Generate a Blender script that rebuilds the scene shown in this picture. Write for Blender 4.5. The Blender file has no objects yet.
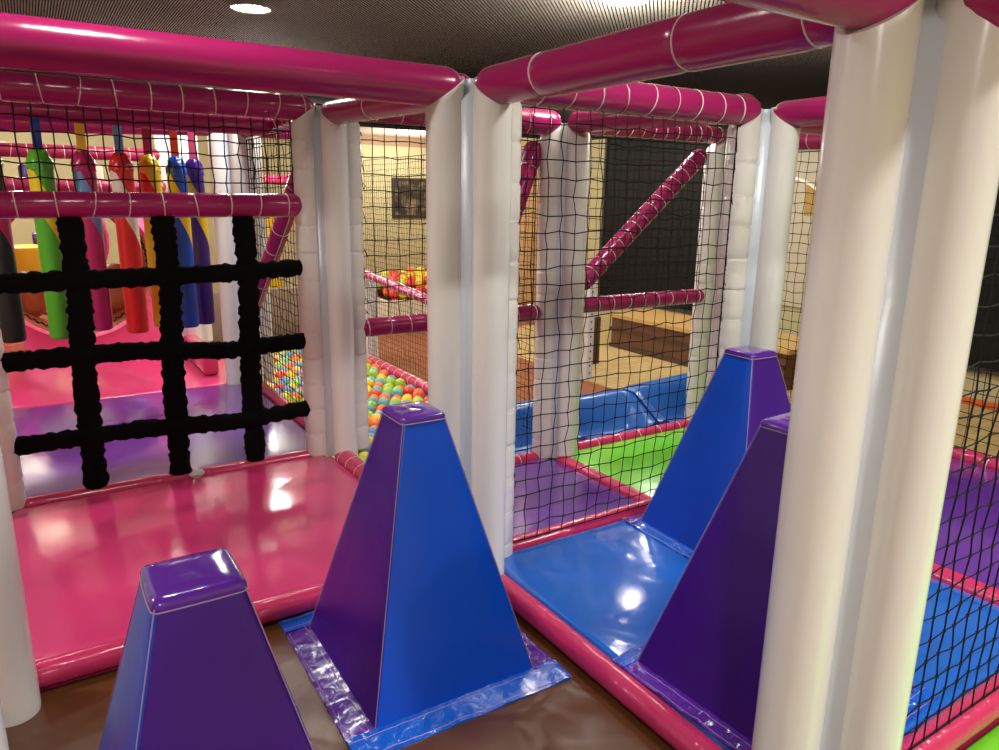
import bpy, math, random
from mathutils import Vector, Matrix
random.seed(7)
scene = bpy.context.scene
C = scene.collection
PI = math.pi

# ------------------------------------------------------------------ materials
def lin(c):
    return tuple((v/255/12.92 if v/255 <= .04045 else ((v/255+.055)/1.055)**2.4) for v in c) + (1,)

def mat(name, rgb, rough=.35, bump=0, bscale=8, spec=.5, coat=0, metal=0, var=0, stretch=(1, 1, 1), fine=0):
    m = bpy.data.materials.new(name); m.use_nodes = True
    nt = m.node_tree; b = nt.nodes['Principled BSDF']
    b.inputs['Base Color'].default_value = lin(rgb)
    b.inputs['Roughness'].default_value = rough
    b.inputs['Specular IOR Level'].default_value = spec
    b.inputs['Coat Weight'].default_value = coat
    b.inputs['Coat Roughness'].default_value = .12
    b.inputs['Metallic'].default_value = metal
    tc = nt.nodes.new('ShaderNodeTexCoord')
    mp = nt.nodes.new('ShaderNodeMapping'); mp.inputs['Scale'].default_value = stretch
    nt.links.new(tc.outputs['Object'], mp.inputs[0])
    if var:
        n = nt.nodes.new('ShaderNodeTexNoise'); n.inputs['Scale'].default_value = 5; n.inputs['Detail'].default_value = 4
        nt.links.new(mp.outputs[0], n.inputs['Vector'])
        mx = nt.nodes.new('ShaderNodeMix'); mx.data_type = 'RGBA'
        c = lin(rgb); d = tuple(v*(1-var) for v in c[:3]) + (1,)
        mx.inputs[6].default_value = d; mx.inputs[7].default_value = c
        nt.links.new(n.outputs[0], mx.inputs[0]); nt.links.new(mx.outputs[2], b.inputs['Base Color'])
    if bump or fine:
        n = nt.nodes.new('ShaderNodeTexNoise'); n.inputs['Scale'].default_value = bscale
        n.inputs['Detail'].default_value = 2; n.inputs['Distortion'].default_value = .6
        nt.links.new(mp.outputs[0], n.inputs['Vector'])
        bp = nt.nodes.new('ShaderNodeBump'); bp.inputs['Strength'].default_value = 1
        bp.inputs['Distance'].default_value = bump
        nt.links.new(n.outputs[0], bp.inputs['Height'])
        last = bp
        if fine:
            n2 = nt.nodes.new('ShaderNodeTexNoise'); n2.inputs['Scale'].default_value = 160
            nt.links.new(tc.outputs['Object'], n2.inputs['Vector'])
            b2 = nt.nodes.new('ShaderNodeBump'); b2.inputs['Distance'].default_value = fine
            nt.links.new(n2.outputs[0], b2.inputs['Height']); nt.links.new(bp.outputs[0], b2.inputs['Normal']); last = b2
        nt.links.new(last.outputs[0], b.inputs['Normal'])
    return m

def emit(name, rgb, s):
    m = bpy.data.materials.new(name); m.use_nodes = True
    b = m.node_tree.nodes['Principled BSDF']
    b.inputs['Base Color'].default_value = (1, 1, 1, 1)
    b.inputs['Emission Color'].default_value = lin(rgb); b.inputs['Emission Strength'].default_value = s
    return m

MAGENTA = mat('magenta_vinyl', (168, 32, 98), .22, .004, 6, coat=.12, var=.12)
MATPINK = mat('pink_mat_vinyl', (212, 60, 118), .17, .006, 2.2, coat=.3, var=.08)
BOLSTER = mat('pink_bolster_vinyl', (200, 50, 100), .22, .006, 14, coat=.3)
DARKRED = mat('dull_red_vinyl', (140, 26, 66), .35, .004, 6, var=.15)
SOFTPINK = mat('soft_pink_vinyl', (238, 96, 150), .3, .004, 6, coat=.2)
WHITEV = mat('white_vinyl', (232, 230, 226), .22, .003, 5, coat=.35, var=.05, stretch=(1, 1, .35))
WHITEL = mat('white_laced_vinyl', (228, 223, 217), .26, .005, 12, coat=.2, var=.05)
COREM = mat('bluish_white_vinyl', (196, 203, 214), .3, .003, 8)
BLUE = mat('blue_vinyl', (4, 76, 200), .28, .003, 5, coat=.05, spec=.35, var=.06)
BLUEM = mat('blue_mat_vinyl', (24, 100, 200), .12, .007, 5, coat=.5)
PURPLE = mat('purple_vinyl', (66, 18, 132), .28, .003, 5, coat=.05, spec=.35, var=.08)
PURPLEM = mat('purple_mat_vinyl', (98, 50, 152), .17, .006, 2.5, coat=.4)
SKP = mat('creased_purple_vinyl', (84, 32, 148), .2, .010, 26, coat=.25)
CAPP = mat('cap_purple_vinyl', (86, 34, 150), .14, .006, 12, coat=.6)
SKB = mat('creased_blue_vinyl', (14, 92, 205), .15, .014, 26, coat=.6)
GREENM = mat('green_mat_vinyl', (112, 208, 48), .2, .005, 3, coat=.3)
BROWN = mat('brown_vinyl', (98, 58, 30), .34, .014, 6, coat=.12, var=.2)
BLACKF = mat('black_fabric', (5, 5, 6), .9, .004, 60, spec=.15)
NETM = mat('black_net_cord', (12, 12, 14), .7, spec=.2)
ROOFM = mat('dark_roof_net_cord', (26, 21, 17), .8, spec=.1)
CORD = mat('white_cord', (226, 214, 210), .6)
STITCH = mat('lilac_stitching', (160, 128, 170), .5)
SLIDEB = mat('blue_slide_plastic', (22, 94, 180), .3, .002, 3, coat=.3)
CARPET = mat('rust_brown_carpet', (150, 88, 48), .9, .004, 30, var=.35)
WALLM = mat('cream_wall_paint', (176, 167, 126), .8, .001, 20, var=.06)
TANW = mat('tan_wall_paint', (190, 150, 98), .8, .001, 20, var=.06)
CEILM = mat('white_ceiling_paint', (226, 214, 194), .85)
WOOD = mat('brown_wood', (104, 64, 36), .45, .002, 6, var=.4, stretch=(1, 1, 6))
WOODL = mat('pale_wood', (196, 158, 96), .4, .002, 6, var=.25, stretch=(1, 5, 1))
DARKP = mat('dark_panel', (18, 17, 15), .6, .002, 4, spec=.15)
ORANGE = mat('orange_skirting', (200, 92, 40), .5)
STEEL = mat('white_steel', (205, 205, 208), .4)
BLACKM = mat('black_holes', (14, 14, 14), .6)
TUNIN = mat('rust_tunnel_lining', (186, 96, 56), .5, .006, 20, var=.3)
YEL = mat('yellow_vinyl', (240, 204, 40), .3)
PAPER = mat('pale_teal_paper', (214, 226, 224), .6, .004, 60, var=.3)
DECK = mat('dark_deck_board', (70, 50, 40), .7)

def brickmat():
    m = mat('sandy_floor_tile', (208, 180, 120), .45)
    nt = m.node_tree; b = nt.nodes['Principled BSDF']
    t = nt.nodes.new('ShaderNodeTexBrick'); t.inputs['Scale'].default_value = 3.2
    t.inputs['Color1'].default_value = lin((190, 166, 112)); t.inputs['Color2'].default_value = lin((176, 150, 98))
    t.inputs['Mortar'].default_value = lin((150, 122, 78)); t.inputs['Mortar Size'].default_value = .012
    tc = nt.nodes.new('ShaderNodeTexCoord'); nt.links.new(tc.outputs['Object'], t.inputs['Vector'])
    nt.links.new(t.outputs[0], b.inputs['Base Color'])
    return m
TILE = brickmat()

def artmat():
    m = mat('dark_art_print', (30, 26, 22), .4)
    nt = m.node_tree; b = nt.nodes['Principled BSDF']
    n = nt.nodes.new('ShaderNodeTexNoise'); n.inputs['Scale'].default_value = 5.5; n.inputs['Detail'].default_value = 5
    r = nt.nodes.new('ShaderNodeValToRGB')
    r.color_ramp.elements[0].position = .47; r.color_ramp.elements[0].color = lin((34, 28, 24))
    r.color_ramp.elements[1].position = .72; r.color_ramp.elements[1].color = lin((120, 110, 90))
    tc = nt.nodes.new('ShaderNodeTexCoord'); nt.links.new(tc.outputs['Object'], n.inputs['Vector'])
    nt.links.new(n.outputs[0], r.inputs[0]); nt.links.new(r.outputs[0], b.inputs['Base Color'])
    return m
ART = artmat()

def bagmat(name, c1, c2):
    """two colours of vinyl meeting along a helical seam (object space)"""
    m = mat(name, c1, .3, .002, 8, coat=.2)
    nt = m.node_tree; b = nt.nodes['Principled BSDF']
    tc = nt.nodes.new('ShaderNodeTexCoord'); sp = nt.nodes.new('ShaderNodeSeparateXYZ')
    nt.links.new(tc.outputs['Object'], sp.inputs[0])
    def M(op, a, bb, c=None):
        n = nt.nodes.new('ShaderNodeMath'); n.operation = op
        for i, v in enumerate((a, bb, c)):
            if v is None: continue
            if isinstance(v, (int, float)): n.inputs[i].default_value = v
            else: nt.links.new(v, n.inputs[i])
        return n.outputs[0]
    ny = M('MULTIPLY', sp.outputs['Y'], -1.0)
    phi = M('ARCTAN2', sp.outputs['X'], ny)
    zz = M('ADD', sp.outputs['Z'], M('MULTIPLY', phi, .15/(PI/2)))     # z measured up from the bag's bottom
    d = M('ABSOLUTE', M('SUBTRACT', zz, .56), 0.0)
    f = M('LESS_THAN', d, .075)
    mx = nt.nodes.new('ShaderNodeMix'); mx.data_type = 'RGBA'
    mx.inputs[6].default_value = lin(c1); mx.inputs[7].default_value = lin(c2)
    nt.links.new(f, mx.inputs[0]); nt.links.new(mx.outputs[2], b.inputs['Base Color'])
    return m

# ------------------------------------------------------------------ mesh helpers
class MB:
    def __init__(s): s.v = []; s.f = []; s.m = []
    def add(s, v, f, mi=0):
        o = len(s.v); s.v += [tuple(p) for p in v]
        s.f += [tuple(i+o for i in q) for q in f]; s.m += [mi]*len(f)
    def box(s, a, b, mi=0):
        x0, y0, z0 = a; x1, y1, z1 = b
        s.add([(x0,y0,z0),(x1,y0,z0),(x1,y1,z0),(x0,y1,z0),(x0,y0,z1),(x1,y0,z1),(x1,y1,z1),(x0,y1,z1)],
              [(0,3,2,1),(4,5,6,7),(0,1,5,4),(1,2,6,5),(2,3,7,6),(3,0,4,7)], mi)
    def rings(s, rs, closed=False, caps=True, mi=0):
        n = len(rs[0]); f = []; v = [p for r in rs for p in r]; k = len(rs)
        for i in range(k if closed else k-1):
            a = i*n; b = ((i+1) % k)*n
            for j in range(n): f.append((a+j, a+(j+1) % n, b+(j+1) % n, b+j))
        if caps and not closed:
            f.append(tuple(range(n-1, -1, -1))); f.append(tuple((k-1)*n+j for j in range(n)))
        s.add(v, f, mi)
    def path(s, pts, r, n=8, closed=False, mi=0):
        pts = [Vector(p) for p in pts]; k = len(pts); rs = []
        ref = None
        for i, p in enumerate(pts):
            if closed: t = pts[(i+1) % k]-pts[i-1]
            else: t = pts[min(i+1, k-1)]-pts[max(i-1, 0)]
            t.normalize()
            if ref is None: ref = Vector((0, 0, 1)) if abs(t.z) < .9 else Vector((1, 0, 0))
            u = (ref - t*ref.dot(t))
            if u.length < 1e-4: u = t.orthogonal()
            u.normalize(); ref = u; w = t.cross(u)
            rr = r[i] if isinstance(r, (list, tuple)) else r
            rs.append([p+u*(math.cos(2*PI*j/n)*rr)+w*(math.sin(2*PI*j/n)*rr) for j in range(n)])
        s.rings(rs, closed, True, mi)
    def capsule(s, a, b, r, n=28, pinch=(), wob=0, step=.03):
        """padded tube with domed ends; pinch = positions along it where a cord bites in"""
        a = Vector(a); b = Vector(b); L = (b-a).length; d = (b-a)/L
        ts = []; e = min(r, L/3)
        for i in range(7): q = i/6*PI/2; ts.append((e*(1-math.cos(q)), r*max(.12, math.sin(q))))
        q = e+step
        while q < L-e-step*.5: ts.append((q, r)); q += step
        for i in range(6, -1, -1): q = i/6*PI/2; ts.append((L-e*(1-math.cos(q)), r*max(.12, math.sin(q))))
        for p in pinch:
            if e < p < L-e: ts += [(p-.008, -1), (p, -2), (p+.008, -1)]
        ts.sort(key=lambda t: t[0])
        pts = []; rr = []
        for t, q in ts:
            if pts and t-lt < 1e-4: continue
            lt = t
            if q < 0: q = r*(.985 if q == -1 else .945)
            pts.append(a+d*t); rr.append(q*(1+random.uniform(-wob, wob)))
        s.path(pts, rr, n)
    def sphere(s, c, r, n=10, k=6, sq=(1, 1, 1)):
        rs = []
        for i in range(1, k):
            q = PI*i/k
            rs.append([(c[0]+r*math.sin(q)*math.cos(2*PI*j/n)*sq[0], c[1]+r*math.sin(q)*math.sin(2*PI*j/n)*sq[1], c[2]-r*math.cos(q)*sq[2]) for j in range(n)])
        o = len(s.v)
        s.rings(rs, caps=False)
        b = len(s.v); s.v += [(c[0], c[1], c[2]-r*sq[2]), (c[0], c[1], c[2]+r*sq[2])]
        for j in range(n):
            s.f.append((b, o+(j+1) % n, o+j)); s.m.append(0)
            t = o+(k-2)*n; s.f.append((b+1, t+j, t+(j+1) % n)); s.m.append(0)
    def octa(s, c, r):
        x, y, z = c
        s.add([(x+r,y,z),(x-r,y,z),(x,y+r,z),(x,y-r,z),(x,y,z+r),(x,y,z-r)],
              [(0,2,4),(2,1,4),(1,3,4),(3,0,4),(2,0,5),(1,2,5),(3,1,5),(0,3,5)])
    def build(s, name, m, parent=None, smooth=True, origin=None):
        me = bpy.data.meshes.new(name)
        v = s.v
        if origin is not None: v = [(p[0]-origin[0], p[1]-origin[1], p[2]-origin[2]) for p in v]
        me.from_pydata(v, [], s.f)
        ms = m if isinstance(m, (list, tuple)) else [m]
        for q in ms: me.materials.append(q)
        if len(ms) > 1: me.polygons.foreach_set('material_index', s.m)
        me.update()
        if smooth:
            me.shade_smooth()
            try: me.set_sharp_from_angle(angle=math.radians(50))
            except Exception: pass
        o = bpy.data.objects.new(name, me); C.objects.link(o)
        if origin is not None and parent is None: o.location = origin
        if parent is not None: o.parent = parent
        return o

def empty(name, loc, label, cat, group=None, rz=0):
    o = bpy.data.objects.new(name, None); C.objects.link(o); o.location = loc; o.rotation_euler = (0, 0, rz)
    o.empty_display_size = .1
    return tag(o, label, cat, group)
def tag(o, label, cat, group=None, kind=None):
    o['label'] = label; o['category'] = cat
    if group: o['group'] = group
    if kind: o['kind'] = kind
    return o
def struct(o): o['kind'] = 'structure'; return o
def copy_thing(o, label=None, group=None, loc=None):
    c = o.copy(); C.objects.link(c)
    if label: c['label'] = label
    if group: c['group'] = group
    if loc is not None: c.location = loc
    for ch in o.children:
        d = ch.copy(); C.objects.link(d); d.parent = c
        for g in ch.children:
            e = g.copy(); C.objects.link(e); e.parent = d
    return c

def mbox(name, a, b, m, parent=None, r=0, seg=3):
    mb = MB(); mb.box(a, b); o = mb.build(name, m, parent, smooth=False)
    if r:
        mod = o.modifiers.new('bevel', 'BEVEL'); mod.width = r; mod.segments = seg
        o.data.shade_smooth()
    return o

# ------------------------------------------------------------------ grid of the frame
XL, X0, X1, X2 = -1.315, 0.0, 1.2, 2.4
YN, Y0, Y1, Y2, Y3 = -1.2, 0.0, 1.2, 2.63, 4.1
FZ = -.33                                   # room floor
CZ = 2.0                                    # ceiling
PD, PR = .093, .052                          # pad offset and radius in a post

# ------------------------------------------------------------------ room shell
RX0, RX1, RY0, RY1 = -3.6, 4.66, -4.2, 9.0
struct(mbox('floor', (RX0, RY0, FZ-.1), (RX1, RY1, FZ), CARPET))
struct(mbox('ceiling', (RX0, RY0, CZ), (RX1, RY1, CZ+.1), CEILM))
struct(mbox('wall_left', (RX0-.1, RY0, FZ), (RX0, RY1, CZ), WALLM))
struct(mbox('wall_right', (RX1, RY0, FZ), (RX1+.1, RY1, CZ), WALLM))
struct(mbox('wall_right_board', (RX1-.03, 5.35, FZ+.02), (RX1-.002, 8.9, CZ-.15), TANW))
struct(mbox('wall_far', (RX0, RY1, FZ), (RX1, RY1+.1, CZ), WALLM))
struct(mbox('wall_near', (RX0, RY0-.1, FZ), (RX1, RY0, CZ), WALLM))
struct(mbox('trim_1', (RX1-.02, RY0, FZ+.002), (RX1-.002, 2.2, FZ+.06), ORANGE))
struct(mbox('trim_2', (RX0, RY1-.03, CZ-.14), (RX1, RY1-.002, CZ-.002), mat('brown_cornice_paint', (140, 112, 84), .7)))
# tiled part of the floor beside the frame
struct(mbox('floor_tiles', (2.62, -4.1, FZ+.001), (4.62, 5.0, FZ+.012), TILE))
# deck the mats lie on
def deck(name, x0, y0, x1, y1, z): struct(mbox(name, (x0, y0, FZ+.001), (x1, y1, z), BOLSTER))
deck('floor_platform_left', XL-.15, YN-1.2, X0-.02, Y1-.02, -.105)
deck('floor_platform_bags', XL-.7, Y1-.015, X0-.02, Y3+1.0, -.085)
deck('floor_platform_right', X0-.015, YN+.02, X2+.1, Y0+.06, -.085)
deck('floor_platform_entry', X0-.015, YN-1.2, X2+.1, YN+.015, -.105)
deck('floor_platform_low', X0-.015, Y0+.065, X2+.1, Y1+.06, -.305)

# ------------------------------------------------------------------ mats
def notched(x0, y0, x1, y1, o, n):
    x0 += o; y0 += o; x1 -= o; y1 -= o
    if n <= 0: return [(x0,y0),(x1,y0),(x1,y1),(x0,y1)]
    return [(x0+n,y0),(x1-n,y0),(x1-n,y0+n),(x1,y0+n),(x1,y1-n),(x1-n,y1-n),(x1-n,y1),(x0+n,y1),(x0+n,y1-n),(x0,y1-n),(x0,y0+n),(x0+n,y0+n)]
def floor_mat(label, x0, y0, x1, y1, z, th, m, notch=.03, r=.018):
    mb = MB(); rs = []
    for o, dz in ((r*.4, -th), (0, -th+.008), (0, -r), (r*.13, -r*.5), (r*.5, -r*.13), (r, 0)):
        rs.append([(x, y, z+dz) for x, y in notched(x0, y0, x1, y1, o, notch)])
    mb.rings(rs)
    o = mb.build('floor_mat', m, origin=((x0+x1)/2, (y0+y1)/2, z))
    return tag(o, label, 'mat')
floor_mat('pink glossy vinyl mat in front of the black cargo net', XL+.05, Y0+.095, X0-.05, Y1-.035, 0, .1, MATPINK)
floor_mat('purple vinyl mat under the hanging bags, behind the black cargo net', XL-.25, Y1+.035, X0-.04, Y2-.0, 0, .08, PURPLEM)
floor_mat('pink vinyl mat far behind the bags, in front of the round tunnel', XL-.55, Y2+.01, X0-.02, Y3-.02, 0, .08, MATPINK)
floor_mat('dark brown glossy vinyl mat under the two nearest pyramids', XL+.02, YN-1.15, X0+.012, Y0+.07, -.06, .04, BROWN, notch=0)
floor_mat('bright blue glossy mat under the two pyramids on the right', X0+.046, YN+.045, X1-.035, Y0-.018, 0, .08, BLUEM, notch=.03)
floor_mat('purple mat seen through the net beyond the blue mat, far right', X1+.036, YN+.04, X2-.04, Y0-.0, 0, .08, PURPLEM)
floor_mat('lime green mat at the bottom right corner, below the near net', X0+.05, YN-1.15, X2, YN-.012, -.06, .04, GREENM, notch=0)
floor_mat('sunken purple mat behind the net beside the middle white post', X0+.05, Y0+.07, X1-.035, Y1-.03, -.24, .06, PURPLEM)
floor_mat('sunken lime green mat in front of the blue slide', X1+.035, Y0+.07, X2, Y1-.03, -.24, .06, GREENM)

# ------------------------------------------------------------------ posts
def pad_mesh(dirv, z0, z1, laced, off=PD):
    mb = MB(); n = 22; rs = []
    cx, cy = dirv[0]*off, dirv[1]*off
    zs = [z0, z0+.01]
    z = z0+.04
    creases = []
    if laced:
        q = z0+.10
        while q < z1-.06: creases.append(q); q += .112
    while z < z1-.02: zs.append(z); z += .05
    for c in creases: zs += [c-.012, c, c+.012]
    zs = sorted(zs); zs.append(z1)
    for z in zs:
        r = PR
        if z == z0: r = PR*.97
        if any(abs(z-c) < 1e-6 for c in creases): r = PR*.92
        ring = []
        for j in range(n):
            a = 2*PI*j/n
            x = cx+math.cos(a)*r; y = cy+math.sin(a)*r
            zz = z
            if z == z1:                       # mitred under the padded beam
                out = x*dirv[0]+y*dirv[1]
                zz = z1+max(0, (.145-out))*.75
            ring.append((x, y, zz))
        rs.append(ring)
    mb.rings(rs)
    return mb, creases
POSTS = {}
def post(x, y, z0, label, laced='', zt=1.35, skip='', soff=PD):
    root = empty('padded_post', (x, y, z0), label, 'post', 'white padded posts')
    mb = MB(); mb.path([(0, 0, 0), (0, 0, zt+.01-z0), (0, 0, zt+.04-z0), (0, 0, zt+.07-z0)], [.084, .084, .05, .045], 20); mb.build('core', COREM, root)
    for k, d in (('w', (-1, 0)), ('e', (1, 0)), ('s', (0, -1)), ('n', (0, 1))):
        if k in skip: continue
        L = k in laced
        pm, cr = pad_mesh(d, 0, zt-z0, L, soff if k == 's' else PD)
        p = pm.build('side_pad', WHITEL if L else WHITEV, root)
        if L:
            lm = MB()
            pts = []; a0 = math.atan2(d[1], d[0])+PI
            for c in cr:
                for j in range(17):
                    a = a0+2*PI*j/16
                    pts.append((d[0]*PD+math.cos(a)*PR*.94, d[1]*PD+math.sin(a)*PR*.94, c+.006*math.sin(a+1)+j*.0003))
            lm.path(pts, .0016, 4)
            lm.build('lacing', CORD, p)
    return root
post(X0, Y0, -.062, 'tall white padded post in the centre, directly behind the blue and purple pyramid', 'e')
post(X0, YN, -.062, 'big white padded post nearest the camera, right of the picture', 'e', zt=1.325, skip='n', soff=.080)
post(-1.27, YN, -.062, 'white padded post edge just showing in the bottom left corner', '', skip='w')
post(XL, Y0, -.062, 'white padded post at the left edge, at the front corner of the pink mat', '', skip='s')
post(XL-.02, Y1, -.005, 'white padded post at the left end of the black cargo net', 'e')
post(X0, Y1, -.005, 'white padded post at the right end of the black cargo net', 'we', zt=1.39)
post(X1, Y0, -.085, 'white padded post behind the tall blue pyramid, at the right end of the coarse net', 'w', zt=1.36)
post(X1+.03, Y1, -.245, 'white padded post seen through the coarse net, between the two pink diagonal braces', 'we', zt=1.40)
post(X2, Y1, -.245, 'white padded post seen through the net at the dark panel\'s right edge', 'we', zt=1.38)
post(X2, Y0, -.085, 'white padded post hidden behind the nearest post', 'wn')
post(X0-.03, Y2, -.005, 'white padded post behind the hanging bags, beside the purple bag', '', zt=1.42)
post(X0-.10, Y3, -.005, 'white padded post farthest back, behind the blue and purple bags', '', zt=1.52)
post(X1, Y3-.2, FZ+.001, 'white padded post behind the ball pit, at the far end of its pink rail', '', zt=.44)

# ------------------------------------------------------------------ padded beams
def beam(name, a, b, r, label, pitch=0, rings=None, m=MAGENTA, off=.06, cat='beam', tie_line=False):
    a = Vector(a); b = Vector(b); d = (b-a).normalized(); L = (b-a).length
    if rings is None:
        rings = []
        if pitch:
            q = pitch*.5
            while q < L-pitch*.3: rings.append(q+random.uniform(-.006, .006)); q += pitch
    mb = MB(); mb.capsule((0, 0, 0), b-a, r, pinch=rings)
    o = mb.build(name, m); o.location = a
    tag(o, label, cat)
    if rings:
        lm = MB(); u = Vector((0, 0, 1)); u = (u-d*u.dot(d)).normalized(); w = d.cross(u)
        pts = []
        for q in rings:
            sl = random.uniform(-.006, .01)
            for j in range(23):
                t = PI+2*PI*j/22
                pts.append(d*(q+sl*math.cos(t)+sl*.5*math.sin(t)+j*.0002)+u*math.cos(t)*r*.968+w*math.sin(t)*r*.968)
            if q != rings[-1]: pts.append(d*(q+.02)-u*r*1.012)
            if q != rings[-1]: pts.append(d*(rings[rings.index(q)+1]-.02)-u*r*1.012)
        lm.path(pts, .0022, 5)
        lm.build('lacing_cord', CORD, o)
    return o
g = .045
ZB = 1.397
beam('padded_beam', (XL+g, Y0, ZB), (X0-g, Y0, ZB), .051, 'thick plain magenta beam running from the centre post to the upper left corner')
beam('padded_beam', (X0, Y0-g, ZB), (X0, YN+g, ZB), .05, 'magenta beam from the centre post towards the nearest post, with two white cords', rings=[.28, .73, 1.0])
beam('padded_beam', (X0-g, YN, 1.388), (XL+g, YN, 1.388), .056, 'magenta beam end cut by the top edge, left of the nearest post')
beam('padded_beam', (X0, YN-g, 1.372), (X0, YN-1.1, 1.372), .056, 'magenta beam end at the top edge, running towards the viewer from the nearest post')
beam('padded_beam', (X0+g, YN, 1.365), (X1-g, YN, 1.365), .056, 'magenta beam over the near net, hidden behind the nearest post')
beam('padded_beam', (X0+g, Y0, 1.421), (X1-g, Y0, 1.421), .05, 'laced magenta beam above the coarse net, right of the centre post', pitch=.105, tie_line=True)
beam('padded_beam', (X1, Y0-g, 1.41), (X1, YN+g, 1.41), .045, 'short stretch of magenta beam right of the post behind the tall blue pyramid')
beam('padded_beam', (X1+g, Y0, 1.41), (X2-g, Y0, 1.41), .045, 'magenta beam just visible behind the short stretch, right of the tall pyramid')
beam('padded_beam', (X0, Y1-g, 1.43), (X0, Y0+g, 1.405), .046, 'short magenta beam linking the cargo net post to the centre post', rings=[.45])
beam('padded_beam', (XL+g, Y1, 1.445), (X0-g, Y1, 1.45), .047, 'laced magenta beam along the top of the small net above the bags', pitch=.112)
beam('padded_rail', (XL+g, Y1, 1.066), (X0-.1, Y1, 1.072), .045, 'laced magenta rail across the bags, holding up the black cargo net', pitch=.115, cat='rail')
beam('padded_beam', (X0+g, Y1, 1.472), (X1-g+.03, Y1, 1.472), .058, 'laced magenta beam above the net that shows the picture frame', pitch=.11)
beam('padded_rail', (X0+.1, Y1, .542), (X1-.1, Y1, .545), .042, 'laced magenta rail above the ball pit, left of the centre post', pitch=.1, cat='rail')
beam('padded_beam', (X1+g, Y1, 1.478), (X2-g, Y1, 1.478), .045, 'laced pink beam above the dark panel, seen through the net', pitch=.085)
beam('padded_rail', (X1+.1, Y1, .562), (X2-.1, Y1, .562), .042, 'laced pink rail below the dark panel, seen through the net', pitch=.11, cat='rail')
beam('padded_beam', (XL+g, Y2, 1.43), (X0-.08, Y2, 1.47), .046, 'dark magenta beam behind the tops of the bag straps')
beam('padded_beam', (X0+.06, Y2, 1.47), (.55, Y2, 1.465), .042, 'dusty pink laced beam above the white gap, right of the bags', pitch=.09)
beam('padded_beam', (X0, Y1+g, 1.44), (X0, Y2-g, 1.46), .045, 'magenta beam running back from the cargo net post', pitch=.12)
beam('padded_beam', (XL+g, Y3, 1.37), (X0-.14, Y3, 1.37), .045, 'red pink laced beam far behind the bag straps, highest of the far rails', pitch=.1, m=DARKRED)
beam('padded_rail', (XL+g, Y3-.06, 1.15), (X0-.2, Y3-.06, 1.15), .045, 'pink laced rail far behind the bags, lower of the far rails', pitch=.1, m=DARKRED, cat='rail')
beam('padded_beam', (X1, Y0+g, 1.445), (X1+.03, Y1-g, 1.475), .052, 'magenta beam running back from the post behind the tall blue pyramid')
beam('padded_beam', (X2, Y0+g, 1.41), (X2, Y1-g, 1.43), .042, 'laced magenta beam above the fine net right of the tall blue pyramid', pitch=.11)
# diagonal braces
beam('diagonal_brace', (X1+.19, Y1+.055, .65), (X2-.13, Y1+.055, 1.385), .05, 'pink laced diagonal brace across the dark panel', pitch=.075, cat='brace')
beam('diagonal_brace', (.82, Y1+.055, .68), (X1-.11, Y1+.055, 1.385), .05, 'magenta diagonal brace just right of the centre post', rings=[.15, .40, .62], cat='brace')
beam('diagonal_brace', (X0-.05, Y1+.20, 1.20), (X0-.05, Y2-.16, .42), .043, 'magenta diagonal brace leaning left behind the right end of the cargo net', pitch=.17, cat='brace')
beam('diagonal_brace', (X1-.04, Y3-.32, .515), (X1-.04, 1.9, .38), .035, 'thin pink laced brace slanting down across the net below the picture frame', pitch=.09, cat='brace')
# ------------------------------------------------------------------ floor bolsters
def bolster(a, b, r, label, pitch=0, m=BOLSTER):
    return beam('edge_bolster', a, b, r, label, pitch=pitch, m=m, cat='bolster')
bolster((XL+.075, .072, -.026), (X0-.075, .072, -.026), .031, 'pink padded edging along the near edge of the pink mat')
bolster((XL+.075, Y1, -.012), (X0-.075, Y1, -.012), .03, 'pink padded edging under the black cargo net')
bolster((X0+.02, Y0-.075, -.03), (X0+.02, YN+.075, -.03), .033, 'pink padded edging between the brown mat and the blue mat')
bolster((X0+.075, Y0+.02, -.012), (X1-.075, Y0+.02, -.012), .032, 'pink padded edging under the coarse net, behind the blue mat')
bolster((X0-.016, Y1-.075, -.004), (X0-.016, Y0+.075, -.004), .04, 'short pink laced edging at the right side of the pink mat', pitch=.1)
bolster((X1, Y0-.075, -.01), (X1, YN+.075, -.01), .034, 'pink padded edging between the blue mat and the far right purple mat')
bolster((X2, Y0-.075, .0), (X2, YN+.1, .0), .04, 'pink laced edging beyond the far right purple mat', pitch=.1)
bolster((X0+.075, YN+.012, -.022), (X1-.075, YN+.012, -.022), .036, 'pink padded edging under the near net, at the bottom right corner')
bolster((X1, Y0+.075, -.25), (X1, Y1-.075, -.25), .035, 'pink padded edging between the sunken purple and green mats')
bolster((X0+.075, Y1, -.25), (X1-.075, Y1, -.25), .04, 'pink laced edging behind the sunken purple mat', pitch=.12)
bolster((X1+.075, Y1, -.25), (X2-.075, Y1, -.25), .04, 'pink laced edging between the sunken green mat and the slide', pitch=.16)
bolster((X0, Y1+.075, -.01), (X0, Y2-.075, -.01), .033, 'pink padded edging between the bag mat and the ball pit')
bolster((X1, 2.15, -.22), (X1, Y3-.35, -.22), .042, 'low pink laced rail at the right side of the ball pit', pitch=.12)

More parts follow.
